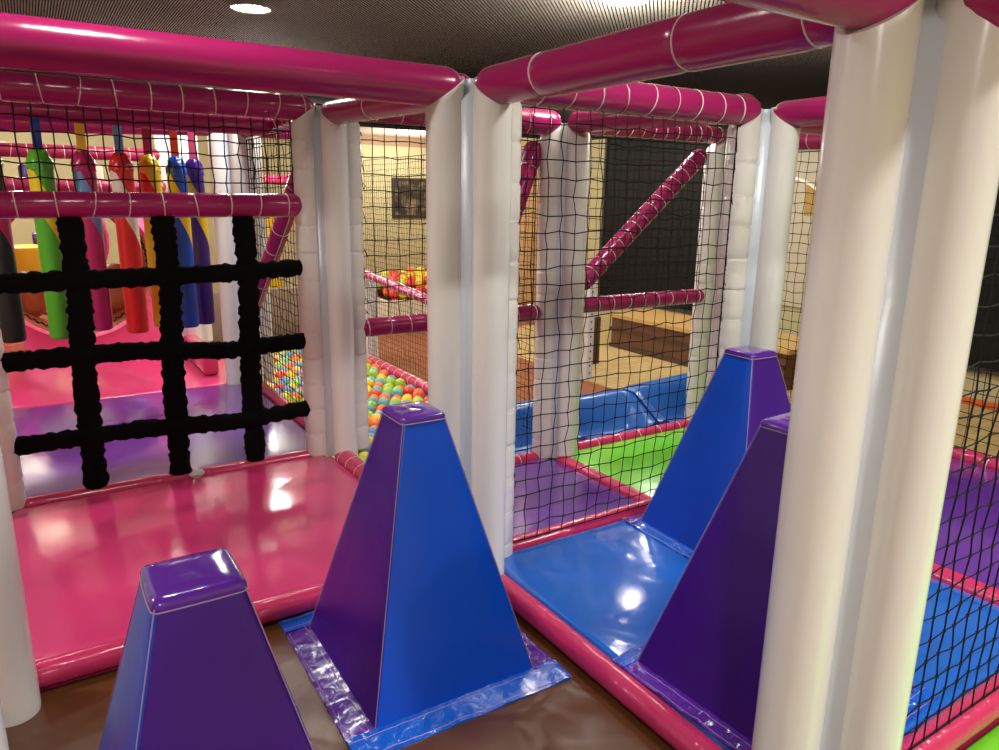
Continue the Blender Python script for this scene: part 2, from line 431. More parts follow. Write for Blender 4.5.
# ------------------------------------------------------------------ nets
def net(label, P, U, V, su, sv, nu=None, r=.0021, jit=.006, bulge=0, name='safety_net', knots=True, sag=0):
    """rectangular knotted net: P corner, U/V edge vectors, su/sv mesh size"""
    P = Vector(P); U = Vector(U); V = Vector(V)
    lu, lv = U.length, V.length; u = U/lu; v = V/lv; nrm = u.cross(v)
    a = max(2, round(lu/su)); b = max(2, round(lv/sv))
    G = []
    for i in range(a+1):
        col = []
        for j in range(b+1):
            e = 0 if i in (0, a) or j in (0, b) else 1
            fu, fv = i/a, j/b
            p = P+U*fu+V*fv+u*random.uniform(-jit, jit)*e+v*random.uniform(-jit, jit)*e
            p += nrm*(bulge*math.sin(PI*fu)*math.sin(PI*fv)+random.uniform(-jit, jit)*.5*e)
            p -= v*sag*math.sin(PI*fu)*(1-abs(2*fv-1))
            col.append(p)
        G.append(col)
    mb = MB()
    for i in range(a+1): mb.path(G[i], r if 0 < i < a else r*1.5, 4)
    for j in range(b+1): mb.path([G[i][j] for i in range(a+1)], r if 0 < j < b else r*1.5, 4)
    if knots:
        for i in range(a+1):
            for j in range(b+1): mb.octa(G[i][j], r*2.5)
    o = mb.build(name, NETM)
    tag(o, label, 'net')
    return o
E_ = PD+PR
def edge_ties(o, pts, side):
    """tangled tie cords where a net's edge is laced to a pad"""
    mb = MB(); line = []
    for p in pts:
        p = Vector(p); q = p+Vector(side)*random.uniform(.006, .034)+Vector((0, 0, random.uniform(-.03, .03)))
        line += [p, (p+q)/2+Vector((0, -.004, random.uniform(.004, .02))), q, p+Vector((random.uniform(-.014, .014), -.006, random.uniform(-.02, .045)))]
    mb.path(line, .0019, 4)
    mb.build('edge_tie', NETM, o)
n1 = net('coarse black net wall between the centre post and the tall blue pyramid', (X0+E_, Y0-.008, .02), (X1-2*E_, 0, 0), (0, 0, 1.36), .0505, .0515, r=.0018, bulge=.02)
edge_ties(n1, [(X0+E_, Y0-.008, .05+i*.068) for i in range(20)], (-1, -.4, 0))
edge_ties(n1, [(X1-E_, Y0-.008, .05+i*.068) for i in range(20)], (1, -.4, 0))
n2 = net('black net panel that shows the picture frame, left of the centre post', (X0+E_, Y1, .58), (X1-2*E_, 0, 0), (0, 0, .83), .056, .067, r=.0022)
edge_ties(n2, [(X0+E_, Y1, .6+i*.069) for i in range(12)], (.3, -1, 0))
net('black net panel in front of the dark panel, behind the pink diagonal brace', (X1+E_, Y1-.0, .60), (X2-X1-2*E_, 0, 0), (0, 0, .82), .052, .052, r=.0018)
net('small black net strip above the hanging bags', (XL+E_, Y1, 1.105), (-XL-2*E_, 0, 0), (0, 0, .3), .050, .053, r=.0024, jit=.005)
n5 = net('black net beside the bags, above the ball pit edge', (X0, Y1+E_, .02), (0, Y2-Y1-2*E_, 0), (0, 0, 1.38), .052, .052, r=.002)
net('near black net at the right edge, right of the nearest post', (X0+E_, YN+.0, .02), (X1-2*E_, 0, 0), (0, 0, 1.33), .052, .052, r=.0018)
net('fine black net right of the tall blue pyramid, in front of the curved white line', (X2, Y0+E_, -.2), (0, Y1-2*E_, 0), (0, 0, 1.57), .052, .052, r=.0019)
net('black net beyond the far right purple mat', (X2, YN+.1, .04), (0, -YN-.1-E_, 0), (0, 0, 1.32), .052, .052, r=.0018)
net('black net along the right side of the ball pit', (X1, Y1+E_, -.16), (0, Y3-.2-Y1-2*E_, 0), (0, 0, 1.54), .04, .04, r=.0014, knots=False)
# roof net: fine dark mesh stretched over the frame
mb = MB(); zt = 1.535; sp = .0085; hw = .0014
x0, x1, y0, y1 = XL-.1, X2+.1, YN-.5, Y2+.1
def bar(p, q, w):
    (ax, ay), (bx, by) = p, q; L = math.hypot(bx-ax, by-ay)
    if L < .02: return
    dx, dy = -(by-ay)/L*w, (bx-ax)/L*w
    mb.add([(ax-dx, ay-dy, zt), (ax+dx, ay+dy, zt), (ax, ay, zt+.0012), (bx-dx, by-dy, zt), (bx+dx, by+dy, zt), (bx, by, zt+.0012)],
           [(0, 1, 4, 3), (1, 2, 5, 4), (2, 0, 3, 5)])
st = sp*math.sqrt(2)                       # the mesh hangs on the diagonal
c = y0-x1
while c < y1-x0:                           # y = x + c
    a = max(x0, y0-c); b = min(x1, y1-c); bar((a, a+c), (b, b+c), hw); c += st
c = x0+y0
while c < x1+y1:                           # y = c - x
    a = max(x0, c-y1); b = min(x1, c-y0); bar((a, c-a), (b, c-b), hw*.7); c += st
tag(mb.build('roof_net', ROOFM, smooth=False), 'fine dark mesh stretched flat overhead, on top of the magenta beams', 'net')

# ------------------------------------------------------------------ black cargo net
cargo = empty('cargo_net', (-.65, Y1-.005, 0), 'black padded cargo net of wide straps hanging in front of the bags', 'cargo net')
def strap(pts, w, th):
    mb = MB(); n = 16; rs = []
    pts = [Vector(p) for p in pts]
    fine = []
    for a, b in zip(pts, pts[1:]):
        k = max(2, int((b-a).length/.012))
        fine += [a.lerp(b, i/k) for i in range(k)]
    fine.append(pts[-1])
    ph = random.uniform(0, 9)
    for i, p in enumerate(fine):
        t = (fine[min(i+1, len(fine)-1)]-fine[max(i-1, 0)]).normalized()
        side = t.cross(Vector((0, 1, 0))).normalized()
        s = 1+.05*math.sin(i*1.3+ph)+random.uniform(-.10, .10)
        ring = []
        for j in range(n):
            a = 2*PI*j/n
            ring.append(p+side*math.cos(a)*w*(s+random.uniform(-.07, .07))+Vector((0, 1, 0))*math.sin(a)*th*s)
        rs.append(ring)
    mb.rings(rs)
    o = mb.build('strap', BLACKF, cargo, origin=(-.65, Y1-.005, 0))
    return o
for xt, xb in ((-.945, -.963), (-.643, -.663), (-.352, -.366)):
    strap([(xt, Y1, 1.03), (xt+.004, Y1-.01, .8), ((xt+xb)/2-.006, Y1-.01, .4), (xb, Y1, .012)], .041, .022)
for zl, zr in ((.803, .82), (.53, .512), (.222, .212)):
    strap([(XL+.10, Y1-.012, zl), (-.8, Y1-.024, zl+.004), (-.45, Y1-.024, zr-.01), (-.13, Y1-.012, zr)], .035, .02)
# the paper scrap
mb = MB(); rs = []
for i in range(5):
    q = i/4; rr = .032*math.sin(PI*(.15+.7*q))
    rs.append([(math.cos(2*PI*j/9)*rr*random.uniform(.7, 1.15), math.sin(2*PI*j/9)*rr*random.uniform(.7, 1.1)*.7, q*.036+random.uniform(-.004, .004)) for j in range(9)])
mb.rings(rs)
o = mb.build('paper_scrap', PAPER, smooth=False); o.location = (-.612, 1.128, .006); o.rotation_euler = (0, 0, .4)
tag(o, 'small crumpled pale paper scrap on the far edge of the pink mat', 'paper')

# ------------------------------------------------------------------ hanging bags
bagbar = None
beam('padded_beam', (XL+g, 1.86, 1.43), (X0-.03, 1.86, 1.43), .047, 'dark magenta beam the coloured bags hang from, behind the laced beam')
CAMX, CAMY = -1.0638, -1.8095
def bag(x, y, zb, r, c1, c2, cs, label, top=1.27):
    rz = math.atan2(-(CAMX-x), (CAMY-y)*-1)
    root = empty('hanging_bag', (x, y, zb), label, 'bag', 'hanging punch bags', rz=rz)
    m = bagmat('bag_vinyl', c1, c2); m1 = mat('bag_top_vinyl', c1, .25, .008, 30, coat=.4); ms = mat('bag_strap', cs, .5)
    if c1[0] < 20: m.node_tree.nodes['Principled BSDF'].inputs['Roughness'].default_value = .55
    mb = MB(); n = 28; h = top-.05-zb; rs = []
    for t, q in ((0, .86), (.004, .95), (.012, 1), (.2, 1), (.4, 1), (h*.8, 1), (h*.93, 1.0), (h, .98)):
        rs.append([(math.cos(2*PI*j/n)*r*q, math.sin(2*PI*j/n)*r*q, t) for j in range(n)])
    mb.rings(rs); mb.build('body', m, root)
    mb = MB(); rs = []; k = 22
    for t, q in ((h-.022, 1.02), (h-.008, 1.04), (h+.008, 1.02), (h+.024, .92), (h+.038, .76), (h+.049, .55), (h+.055, .42)):
        rs.append([(math.cos(2*PI*j/k)*r*q*(1+.07*math.sin(j*2.9+t*80)), math.sin(2*PI*j/k)*r*q*(1+.07*math.sin(j*2.3)), t+.006*math.sin(j*1.7)) for j in range(k)])
    mb.rings(rs); mb.build('gathered_top', m1, root)
    mb = MB(); a = top-zb-.02; b = 1.40-zb
    mb.box((-.017, -.004, a), (.017, .004, b)); mb.build('hanging_strap', ms, root, smooth=False)
    return root
BG = dict(black=(12, 12, 13), green=(86, 172, 40), mag=(190, 28, 100), red=(222, 34, 34), yel=(238, 206, 36), blue=(22, 82, 200), pur=(64, 30, 128), lb=(110, 150, 200), cream=(236, 222, 204), org=(240, 96, 24), pink=(232, 90, 140), ye2=(240, 190, 40), db=(20, 46, 120))
bag(-1.175, 1.80, .498, .046, BG['black'], BG['mag'], BG['black'], 'black and magenta hanging bag, leftmost in the row')
bag(-1.0, 1.80, .496, .047, BG['green'], BG['yel'], BG['db'], 'green hanging bag with a yellow stripe on a dark blue strap')
bag(-.842, 1.84, .515, .045, BG['mag'], BG['lb'], BG['ye2'], 'magenta hanging bag with a light blue stripe on a yellow strap')
bag(-.70, 1.84, .49, .046, BG['red'], BG['cream'], BG['lb'], 'red hanging bag with a cream stripe on a light blue strap')
bag(-.578, 1.92, .495, .046, BG['yel'], BG['red'], BG['mag'], 'yellow hanging bag with a red stripe, behind a cargo net strap')
bag(-.452, 2.0, .47, .044, BG['blue'], BG['yel'], BG['org'], 'blue hanging bag with a yellow stripe on an orange strap')
bag(-.352, 2.12, .46, .043, BG['pur'], BG['yel'], BG['pink'], 'purple hanging bag with a yellow stripe on a pink strap')

# ------------------------------------------------------------------ pyramids
def pyramid(x, y, z0, h, side_a, side_b, label, W=.225, T=.056, rot=0, F=.07, sc=(1, 1)):
    """square padded pyramid; side_a = colour of the +-X faces, side_b of the +-Y faces"""
    root = empty('foam_pyramid', (x, y, z0), label, 'foam pyramid', 'padded obstacle pyramids', rz=math.radians(rot))
    root.scale = (sc[0], sc[1], 1)
    mA = PURPLE if side_a == 'p' else BLUE; mB = PURPLE if side_b == 'p' else BLUE
    def ring(w, z, rr, bul, k=8):
        pts = []; sec = []
        c = w-rr
        for q in range(4):                                   # sides: -Y, +X, +Y, -X
            for i in range(k):                               # along a side
                s = -c+2*c*i/(k-1)
                o = w+bul*(1-(s/max(c, 1e-4))**2)
                p = [(s, -o), (o, s), (-s, o), (-o, -s)][q]
                pts.append((p[0], p[1], z)); sec.append(1 if q in (0, 2) else 0)
            for i in (1, 2):                                 # rounded corner
                a = PI/2*i/3
                cx, cy = [(c, -c), (c, c), (-c, c), (-c, -c)][q]
                a0 = [-PI/2, 0, PI/2, PI][q]
                pts.append((cx+rr*math.cos(a0+a), cy+rr*math.sin(a0+a), z)); sec.append(1 if (q in (0, 2)) == (i == 1) else 0)
        return pts, sec
    mb = MB(); rs = []; N = 18; sec = None
    for i in range(N+1):
        t = i/N; w = W+(T-W)*t
        bul = .006*math.sin(PI*t)+.002*math.sin(t*19+x*5)*t
        p, sec = ring(w, h*t, .010, bul); rs.append(p)
    n = len(rs[0])
    v = [p for r_ in rs for p in r_]; o = len(mb.v); mb.v += v
    for i in range(N):
        for j in range(n):
            mb.f.append((i*n+j, i*n+(j+1) % n, (i+1)*n+(j+1) % n, (i+1)*n+j)); mb.m.append(sec[j])
    mb.f.append(tuple(range(n-1, -1, -1))); mb.m.append(0)
    mb.f.append(tuple(N*n+j for j in range(n))); mb.m.append(0)
    mb.build('foam_body', [mA, mB], root)
    # top cap
    mb = MB(); rs = []
    for w, z in ((T+.003, h-.014), (T+.0045, h-.004), (T+.001, h+.002), (T-.006, h+.005), (T-.03, h+.0065)):
        rs.append(ring(w, z, .010 if w > .03 else .006, .001)[0])
    mb.rings(rs); mb.build('top_cap', CAPP, root)['label'] = 'purple top'
    # skirt flaps
    for q in range(4):
        d = [(0, -1), (1, 0), (0, 1), (-1, 0)][q]; t = (-d[1], d[0])
        mm = (SKB if mB is BLUE else SKP) if q in (0, 2) else (SKB if mA is BLUE else SKP)
        ext = F if q in (0, 2) else .004
        mb = MB(); K = 26; rows = []
        for a, za in ((W-.004, .010), (W+.02, .008), (W+F*.6, .006), (W+F, .003)):
            row = []
            for i in range(K+1):
                s = -(W+ext)+2*(W+ext)*i/K
                wv = .004*math.sin(i*.9+q*2+x*7)*max(0, (a-W)/F)+.002*math.sin(i*2.3+q)
                row.append((d[0]*a+t[0]*s, d[1]*a+t[1]*s, za+max(0, wv)))
            rows.append(row)
        top = [p for r_ in rows for p in r_]; bot = [(p[0], p[1], .0005) for p in top]
        m_ = K+1; f = []; R = len(rows); off = len(top)
        for i in range(R-1):
            for j in range(K):
                f.append((i*m_+j, (i+1)*m_+j, (i+1)*m_+j+1, i*m_+j+1))
                f.append((off+i*m_+j, off+i*m_+j+1, off+(i+1)*m_+j+1, off+(i+1)*m_+j))
        for j in range(K):
            a = (R-1)*m_; f.append((a+j, off+a+j, off+a+j+1, a+j+1)); f.append((j, j+1, off+j+1, off+j))
        for i in range(R-1):
            f.append((i*m_, off+i*m_, off+(i+1)*m_, (i+1)*m_)); f.append((i*m_+K, (i+1)*m_+K, off+(i+1)*m_+K, off+i*m_+K))
        mb.add(top+bot, f); mb.build('skirt_flap', mm, root)
        # stitching along the flap
        sm = MB()
        for a in (W+.010, W+F*.86):
            pts = []
            for i in range(K+1):
                s = -(W+ext)+2*(W+ext)*i/K
                wv = .004*math.sin(i*.9+q*2+x*7)*max(0, (a-W)/F)+.002*math.sin(i*2.3+q)
                za = .010-.007*(a-W)/F
                pts.append((d[0]*a+t[0]*s, d[1]*a+t[1]*s, za+max(0, wv)+.0005))
            sm.path(pts, .0009, 4)
        sm.build('stitching', STITCH, root)
    sm = MB()
    for sx, sy in ((-1, -1), (1, -1), (1, 1), (-1, 1)):
        o = .0024
        sm.path([(sx*(W+(T-W)*t-o), sy*(W+(T-W)*t-o), h*t+.004) for t in [i/20*.985 for i in range(21)]], .0011, 5)
    for q in range(4):
        w = T+.006
        p, s = ring(w, h-.014, .01, 0); 
    sm.path(ring(T+.0046, h-.012, .01, .001)[0], .0013, 4, closed=True)
    sm.build('seam_piping', STITCH, root)
    return root
pyramid(-.321, -.257, -.061, .665, 'p', 'b', 'foam pyramid with blue front and purple left side, in front of the centre post', rot=-.6, sc=(.972, 1.07), F=.066)
pyramid(-.930, -.822, -.061, .665, 'b', 'p', 'foam pyramid with purple front cut off by the bottom edge of the picture')
pyramid(.862, -.306, -.001, .645, 'b', 'p', 'tall foam pyramid with blue left side on the blue mat, behind the others', rot=-2, F=.045)
pyramid(.312, -.882, -.001, .645, 'p', 'b', 'dark purple foam pyramid on the blue mat, half hidden by the nearest post', rot=3, F=.042)

# ------------------------------------------------------------------ blue slide
def slide():
    root = empty('wave_slide', (1.75, 1.7, FZ), 'blue plastic slide with scooped lanes behind the sunken green mat', 'slide')
    lanes = [(.86, 1.43, -.065), (1.45, 2.08, -.085), (2.10, 2.78, -.05)]
    Y_ = [1.275, 1.29]+[1.29+.34*q/16 for q in range(1, 17)]+[1.66, 1.70, 1.74]
    for li, (a, b, zt) in enumerate(lanes):
        mb = MB(); nx = 30; ny = len(Y_)-1; top = []
        for j, y in enumerate(Y_):
            v = (y-1.29)/.30
            for i in range(nx+1):
                u = i/nx; s = abs(2*u-1)
                bk = min(1, max(0, (v-.30)/.62)); bk = bk*bk*(3-2*bk)
                sd = min(1, max(0, (s-.5)/.46)); sd = sd*sd*(3-2*sd)
                side_h = .30+.70*min(1, max(0, v/.75))
                k = max(bk, sd*side_h)
                lean = 0 if y < 1.66 else -(y-1.63)*.9
                z = -.272+(zt-.03*(1-u)*(li == 2)+.272)*k+lean
                if s > .98: z -= .012
                top.append((a+(b-a)*u-1.75, y-1.7, z-FZ))
        m_ = nx+1; off = len(top)
        bot = [(p[0], p[1], .001) for p in top]; f = []
        for j in range(ny):
            for i in range(nx):
                q = j*m_+i
                f.append((q, q+1, q+m_+1, q+m_)); f.append((off+q, off+q+m_, off+q+m_+1, off+q+1))
        for j in range(ny):
            q = j*m_; f.append((q, q+m_, off+q+m_, off+q)); q += nx; f.append((q+m_, q, off+q, off+q+m_))
        for i in range(nx):
            f.append((i+1, i, off+i, off+i+1)); q = ny*m_+i; f.append((q, q+1, off+q+1, off+q))
        mb.add(top+bot, f); mb.build('slide_lane', SLIDEB, root)
    return root
slide()

# ------------------------------------------------------------------ round tunnel at the back left
tun = empty('tunnel', (-.84, Y3+.1, 0), 'pink panel with a big round tunnel opening behind the hanging bags', 'tunnel')
def annulus_panel(y0, y1, cx, cz, R, x0, x1, z0, z1, name, m, n=64, lip=.03):
    mb = MB(); inn = []; out = []
    for j in range(n):
        a = 2*PI*j/n; c, s = math.cos(a), math.sin(a)
        inn.append((cx+R*c, cz+R*s))
        t = min((x1-cx)/c if c > 1e-6 else 9e9, (x0-cx)/c if c < -1e-6 else 9e9, (z1-cz)/s if s > 1e-6 else 9e9, (z0-cz)/s if s < -1e-6 else 9e9)
        out.append((cx+t*c, cz+t*s))
    mb.rings([[(p[0], y1, p[1]) for p in out], [(p[0], y0, p[1]) for p in out], [(cx+(p[0]-cx)*(1+lip/R), y0-.0, cz+(p[1]-cz)*(1+lip/R)) for p in inn],
              [(cx+(p[0]-cx)*(1+.4*lip/R), y0-.02, cz+(p[1]-cz)*(1+.4*lip/R)) for p in inn], [(p[0], y0, p[1]) for p in inn], [(p[0], y1, p[1]) for p in inn]], closed=True)
    return mb.build(name, m, tun, origin=(-.84, Y3+.1, 0))
TX, TZ, TR = -.83, .60, .50
annulus_panel(Y3, Y3+.08, TX, TZ, TR, XL+.12, X0-.28, .0, 1.10, 'front_panel', SOFTPINK)
def drum(y0, y1, R, th, name, m):
    mb = MB(); n = 48; rs = []
    for r_, y in ((R, y0), (R, y1), (R+th, y1), (R+th, y0)):
        rs.append([(TX+r_*math.cos(2*PI*j/n), y, TZ+r_*math.sin(2*PI*j/n)) for j in range(n)])
    mb.rings(rs, closed=True); return mb.build(name, m, tun, origin=(-.84, Y3+.1, 0))
drum(Y3+.085, Y3+.95, .50, .03, 'tunnel_lining', TUNIN)
for cx_, cz_, yy, R_, r__ in ((TX, TZ, Y3+.93, .47, .03), (-.99, .73, Y3+1.1, .43, .05)):
    rg = MB(); rg.path([(cx_+R_*math.cos(2*PI*j/48), yy, cz_+R_*math.sin(2*PI*j/48)) for j in range(48)], r__, 10, closed=True)
    rg.build('inner_ring', SOFTPINK, tun, origin=(-.84, Y3+.1, 0))
for cx_, hh in ((-1.16, .36), (-.56, .40)):
    rb = MB(); rb.capsule((cx_, Y3+.62, .16), (cx_+.03, Y3+.62, .16+hh), .13, n=20); rb.build('lining_roll', TUNIN, tun, origin=(-.84, Y3+.1, 0))
lc = MB()
pts = []
for j in range(121):
    a = 2*PI*j/120
    pts.append((TX+.488*math.cos(a), Y3+(.2 if j % 2 else .30), TZ+.488*math.sin(a)))
lc.path(pts, .006, 5)
lc.build('lacing_cord', BLACKM, tun, origin=(-.84, Y3+.1, 0))
# pink side block right of the far mat
o = mbox('side_block', (X0-.25, Y2+.25, .002), (X0-.16, Y2+.95, .15), MATPINK, r=.02); tag(o, 'low red pink side block right of the far pink mat', 'block')
# things in the room beyond the tunnel
def pad_block(x, y, z0, w, d, h, m, label):
    o = mbox('foam_block', (-w/2, -d/2, 0), (w/2, d/2, h), m, r=.03); o.location = (x, y, z0); tag(o, label, 'foam block'); return o
pad_block(-1.35, 6.2, FZ, .9, .4, .95, YEL, 'yellow foam block far behind the round tunnel')
pad_block(-.95, 6.6, FZ+.001, .22, .22, 1.05, mat('purple_far_vinyl', (74, 40, 130), .4), 'purple foam column far back, beside the yellow block')
pad_block(-.62, 6.4, FZ, .28, .3, 1.0, mat('rust_far_vinyl', (140, 70, 40), .5), 'rust brown foam column far behind the tunnel opening')
pad_block(-.15, 6.4, FZ, .3, .3, 1.35, mat('cream_far_vinyl', (238, 228, 200), .4), 'cream foam column far behind the red bag')
pad_block(-.3, 5.6, FZ, .16, .16, .98, mat('blue_far_vinyl', (20, 70, 170), .4), 'blue foam column far behind the purple bag')
beam('padded_rail', (-1.55, 5.62, 1.02), (-.1, 5.62, 1.02), .06, 'dull red padded rail far back that carries the small foam blocks', m=DARKRED, pitch=.14, cat='rail')
for x_, w_, h_, m_, lb_ in ((-1.36, .17, .20, YEL, 'small yellow foam block on the far red rail, left of the green bag'), (-1.06, .07, .24, mat('plum_vinyl', (64, 34, 110), .4), 'small plum foam block on the far red rail, right of the green bag'),
                            (-.97, .08, .17, mat('amber_vinyl', (236, 180, 40), .4), 'small amber foam block on the far red rail, beside the plum one'), (-.55, .16, .26, mat('ivory_vinyl', (240, 232, 212), .4), 'small ivory foam block on the far red rail, between the red and yellow bags')):
    pad_block(x_, 5.62, 1.085, w_, .1, h_, m_, lb_)
# row of far frame seen through the gap right of the bags
for x, y, lb in ((.80, 6.6, 'slim white post far back, left in the gap right of the bags'), (1.55, 6.6, 'slim white post far back, right in the gap right of the bags')):
    mb = MB(); mb.path([(0, 0, 0), (0, 0, 1.7)], .05, 14); o = mb.build('slim_post', WHITEV); o.location = (x, y, FZ); tag(o, lb, 'post')
beam('padded_rail', (.86, 6.6, 1.27), (1.49, 6.6, 1.27), .05, 'hot pink laced rail far back between the slim white posts, upper one', pitch=.09, m=BOLSTER, cat='rail')
beam('padded_rail', (.86, 6.6, .93), (1.49, 6.6, .93), .05, 'hot pink laced rail far back between the slim white posts, lower one', pitch=.09, m=BOLSTER, cat='rail')
pad_block(1.0, 6.9, FZ+.001, .36, .2, .92, mat('blue_mid_vinyl', (30, 80, 190), .4), 'blue foam block under the far hot pink rails')
pad_block(1.42, 7.4, FZ, .2, .2, 1.4, YEL, 'tall yellow foam pillar behind the far hot pink rails')

# ------------------------------------------------------------------ ball pits
cam_eye = Vector((CAMX, CAMY, 1.1152))
RM = ((0.84442265, -0.53546877, 0.01495263), (0.11526303, 0.20888532, 0.97112376), (0.52312983, 0.81831542, -0.23810725))
def to_px(p):
    d = Vector(p)-cam_eye
    c = [sum(a*b for a, b in zip(r_, d)) for r_ in RM]
    return 499.5+724.85*c[0]/c[2], 375-724.85*c[1]/c[2]
BALLC = {'yellow': (236, 208, 50), 'orange': (238, 120, 50), 'light green': (170, 210, 70), 'teal': (110, 180, 180), 'red': (220, 60, 50), 'pale blue': (110, 160, 200)}
BM = {k: mat('ball_'+k.replace(' ', '_'), v, .35) for k, v in BALLC.items()}
BMESH = {}
for k in BALLC:
    mb = MB(); mb.sphere((0, 0, 0), .041, 16, 10); o = mb.build('ball', BM[k]); BMESH[k] = o.data; bpy.data.objects.remove(o)
struct(mbox('floor_ball_pit', (X0+.02, Y1+.12, FZ+.001), (X1-.06, 4.7, FZ+.03), DECK))
rest = MB(); nball = 0
pts = []
y = 1.45; row = 0
while y < 4.62:
    x = .10+(.043 if row % 2 else 0)
    while x < 1.12:
        if not (x > .74 and y < 1.95) and not (abs(x-X1) < .17 and abs(y-(Y3-.2)) < .17):
            slope = .10*max(0, (y-2.2)/2.9)
            pts.append((x+random.uniform(-.004, .004), y+random.uniform(-.004, .004), -.255+slope+random.uniform(-.012, .02)))
        x += .0855
    y += .076; row += 1
def shown(p):
    u, v = to_px(p)
    return (366 < u < 434 and 340 < v < 452) or (258 < u < 312 and 335 < v < 440)
vis = [p for p in pts if shown(p)]
vis.sort(key=lambda p: (Vector(p)-cam_eye).length); vis = set(vis[:230])
names = list(BALLC); wts = [6, 4, 4, 3, 1.5, 2]
for p in pts:
    if p in vis:
        c = random.choices(names, wts)[0]
        o = bpy.data.objects.new('pit_ball', BMESH[c]); C.objects.link(o); o.location = p
        tag(o, c+' plastic ball among the others in the long ball pit', 'ball', c+' balls in the long ball pit')
rest_i = 0
for p in pts:
    if p not in vis: rest.sphere(p, .041, 8, 5); 
# second layer under the balls so the pit reads full
for p in pts:
    rest.sphere((p[0]+.035, p[1]+.03, p[2]-.052), .041, 8, 5)
o = rest.build('ball_pit_balls', list(BM.values()))
k = 8*5
fc = len(o.data.polygons)//(len(rest.f)//(8*3+16)) if False else None
per = 8*3+16
mi = []
nb = len(rest.f)//per
for i in range(nb): mi += [random.choices(range(6), wts)[0]]*per
mi += [0]*(len(rest.f)-len(mi))
o.data.polygons.foreach_set('material_index', mi)
tag(o, 'mass of mixed plastic balls filling the rest of the long ball pit', 'balls', kind='stuff')
o = mbox('pit_back_board', (-.55, -.03, 0), (.55, .03, .62), mat('taupe_board', (128, 108, 92), .7), r=.01); o.location = (.6, 4.74, FZ+.001); tag(o, 'taupe board closing the far end of the long ball pit', 'board')
# raised far ball pool
fx0, fx1, fy0, fy1 = 2.05, 3.5, 5.3, 6.4
pool = empty('ball_pool', (2.8, 5.85, FZ), 'pale walled ball pool far back, under the picture frame', 'ball pool')
mb = MB()
for a, b in (((fx0, fy0, FZ+.001), (fx1, fy0+.05, .02)), ((fx0, fy1-.05, FZ+.001), (fx1, fy1, .02)), ((fx0, fy0+.05, FZ+.001), (fx0+.05, fy1-.05, .02)), ((fx1-.05, fy0+.05, FZ+.001), (fx1, fy1-.05, .02))): mb.box(a, b)
mb.build('side_wall', mat('pale_pool_wall', (214, 204, 176), .6), pool, smooth=False, origin=(2.8, 5.85, FZ))
cnt = 0
far = MB(); fm = []
for iy in range(9):
    for ix in range(12):
        x = fx0+.12+ix*.108+(iy % 2)*.04; y = fy0+.11+iy*.108
        if x > fx1-.1: continue
        z = .03+.18*math.sin(PI*(y-fy0)/(fy1-fy0))+.10*(ix/12)+random.uniform(-.02, .03)
        u, v = to_px((x, y, z))
        c = random.choices(names, [3, 2, 6, .5, 4, .5])[0]
        if 360 < u < 440 and 255 < v < 310:
            o = bpy.data.objects.new('pool_ball', BMESH[c]); C.objects.link(o); o.location = (x, y, z); o.scale = (1.33, 1.33, 1.33)
            tag(o, c+' plastic ball heaped in the far ball pool under the picture frame', 'ball', c+' balls in the far ball pool')
        far.sphere((x+.05, y+.05, z-.115), .055, 8, 5); fm += [names.index(c)]*per
o = far.build('pool_ball_mass', list(BM.values())); o.data.polygons.foreach_set('material_index', fm)
tag(o, 'mass of balls underneath the heap in the far ball pool', 'balls', kind='stuff')

# ------------------------------------------------------------------ right hand side of the room
# framed picture on the far wall
pic = empty('framed_picture', (4.2, RY1-.03, 1.08), 'dark framed picture on the far cream wall, left of the centre post', 'picture')
mb = MB(); w, h, t = .42, .31, .05
mb.box((-w, -.0, -h), (-w+t, .025, h)); mb.box((w-t, 0, -h), (w, .025, h)); mb.box((-w+t, 0, h-t), (w-t, .025, h)); mb.box((-w+t, 0, -h), (w-t, .025, -h+t))
mb.build('frame', mat('black_frame', (40, 34, 28), .4), pic, smooth=False)
mb = MB(); mb.box((-w+t, .008, -h+t), (w-t, .024, h-t)); mb.build('print', ART, pic, smooth=False)
# dark panels on the right wall
def wall_panel(y0, y1, z0, z1, label):
    r_ = empty('dark_panel', (RX1-.022, (y0+y1)/2, z0), label, 'panel')
    H = z1-z0; W = (y1-y0)/2
    mb = MB(); mb.box((-.02, -W, 0), (.02, W, H)); mb.build('sheet', DARKP, r_, smooth=False)
    mb = MB(); t = .035
    mb.box((-.03, -W-t, -t), (.02, -W, H+t)); mb.box((-.03, W, -t), (.02, W+t, H+t)); mb.box((-.03, -W, -t), (.02, W, 0)); mb.box((-.03, -W, H), (.02, W, H+t))
    mb.build('frame', mat('dark_panel_frame', (52, 48, 42), .4), r_, smooth=False)
wall_panel(3.1, 4.86, .0, 1.86, 'big dark panel on the tan wall behind the pink diagonal brace')
wall_panel(-1.4, .86, -.03, 1.42, 'dark panel on the wall at the right edge of the picture')
# poster with a sweeping white curve
pos = empty('wall_poster', (RX1-.012, 2.2, .2), 'pale wall board with a curved white line, seen through the fine net', 'board')
mb = MB(); mb.box((-.01, -.5, 0), (.01, .55, 1.5)); mb.build('sheet', mat('pale_board', (172, 164, 140), .6), pos, smooth=False)
mb = MB(); mb.path([(-.014, .24-.42*math.sin(i/16*PI/2), .82+.30*math.cos(i/16*PI/2)*1.0) for i in range(17)], .014, 6); mb.build('curved_line', mat('white_line', (240, 236, 226), .5), pos)
mb = MB(); mb.box((-.014, -.35, .80), (-.008, .03, 1.06)); mb.build('striped_patch', mat('mustard_patch', (176, 140, 60), .6, var=.5, stretch=(1, 9, 1)), pos, smooth=False)
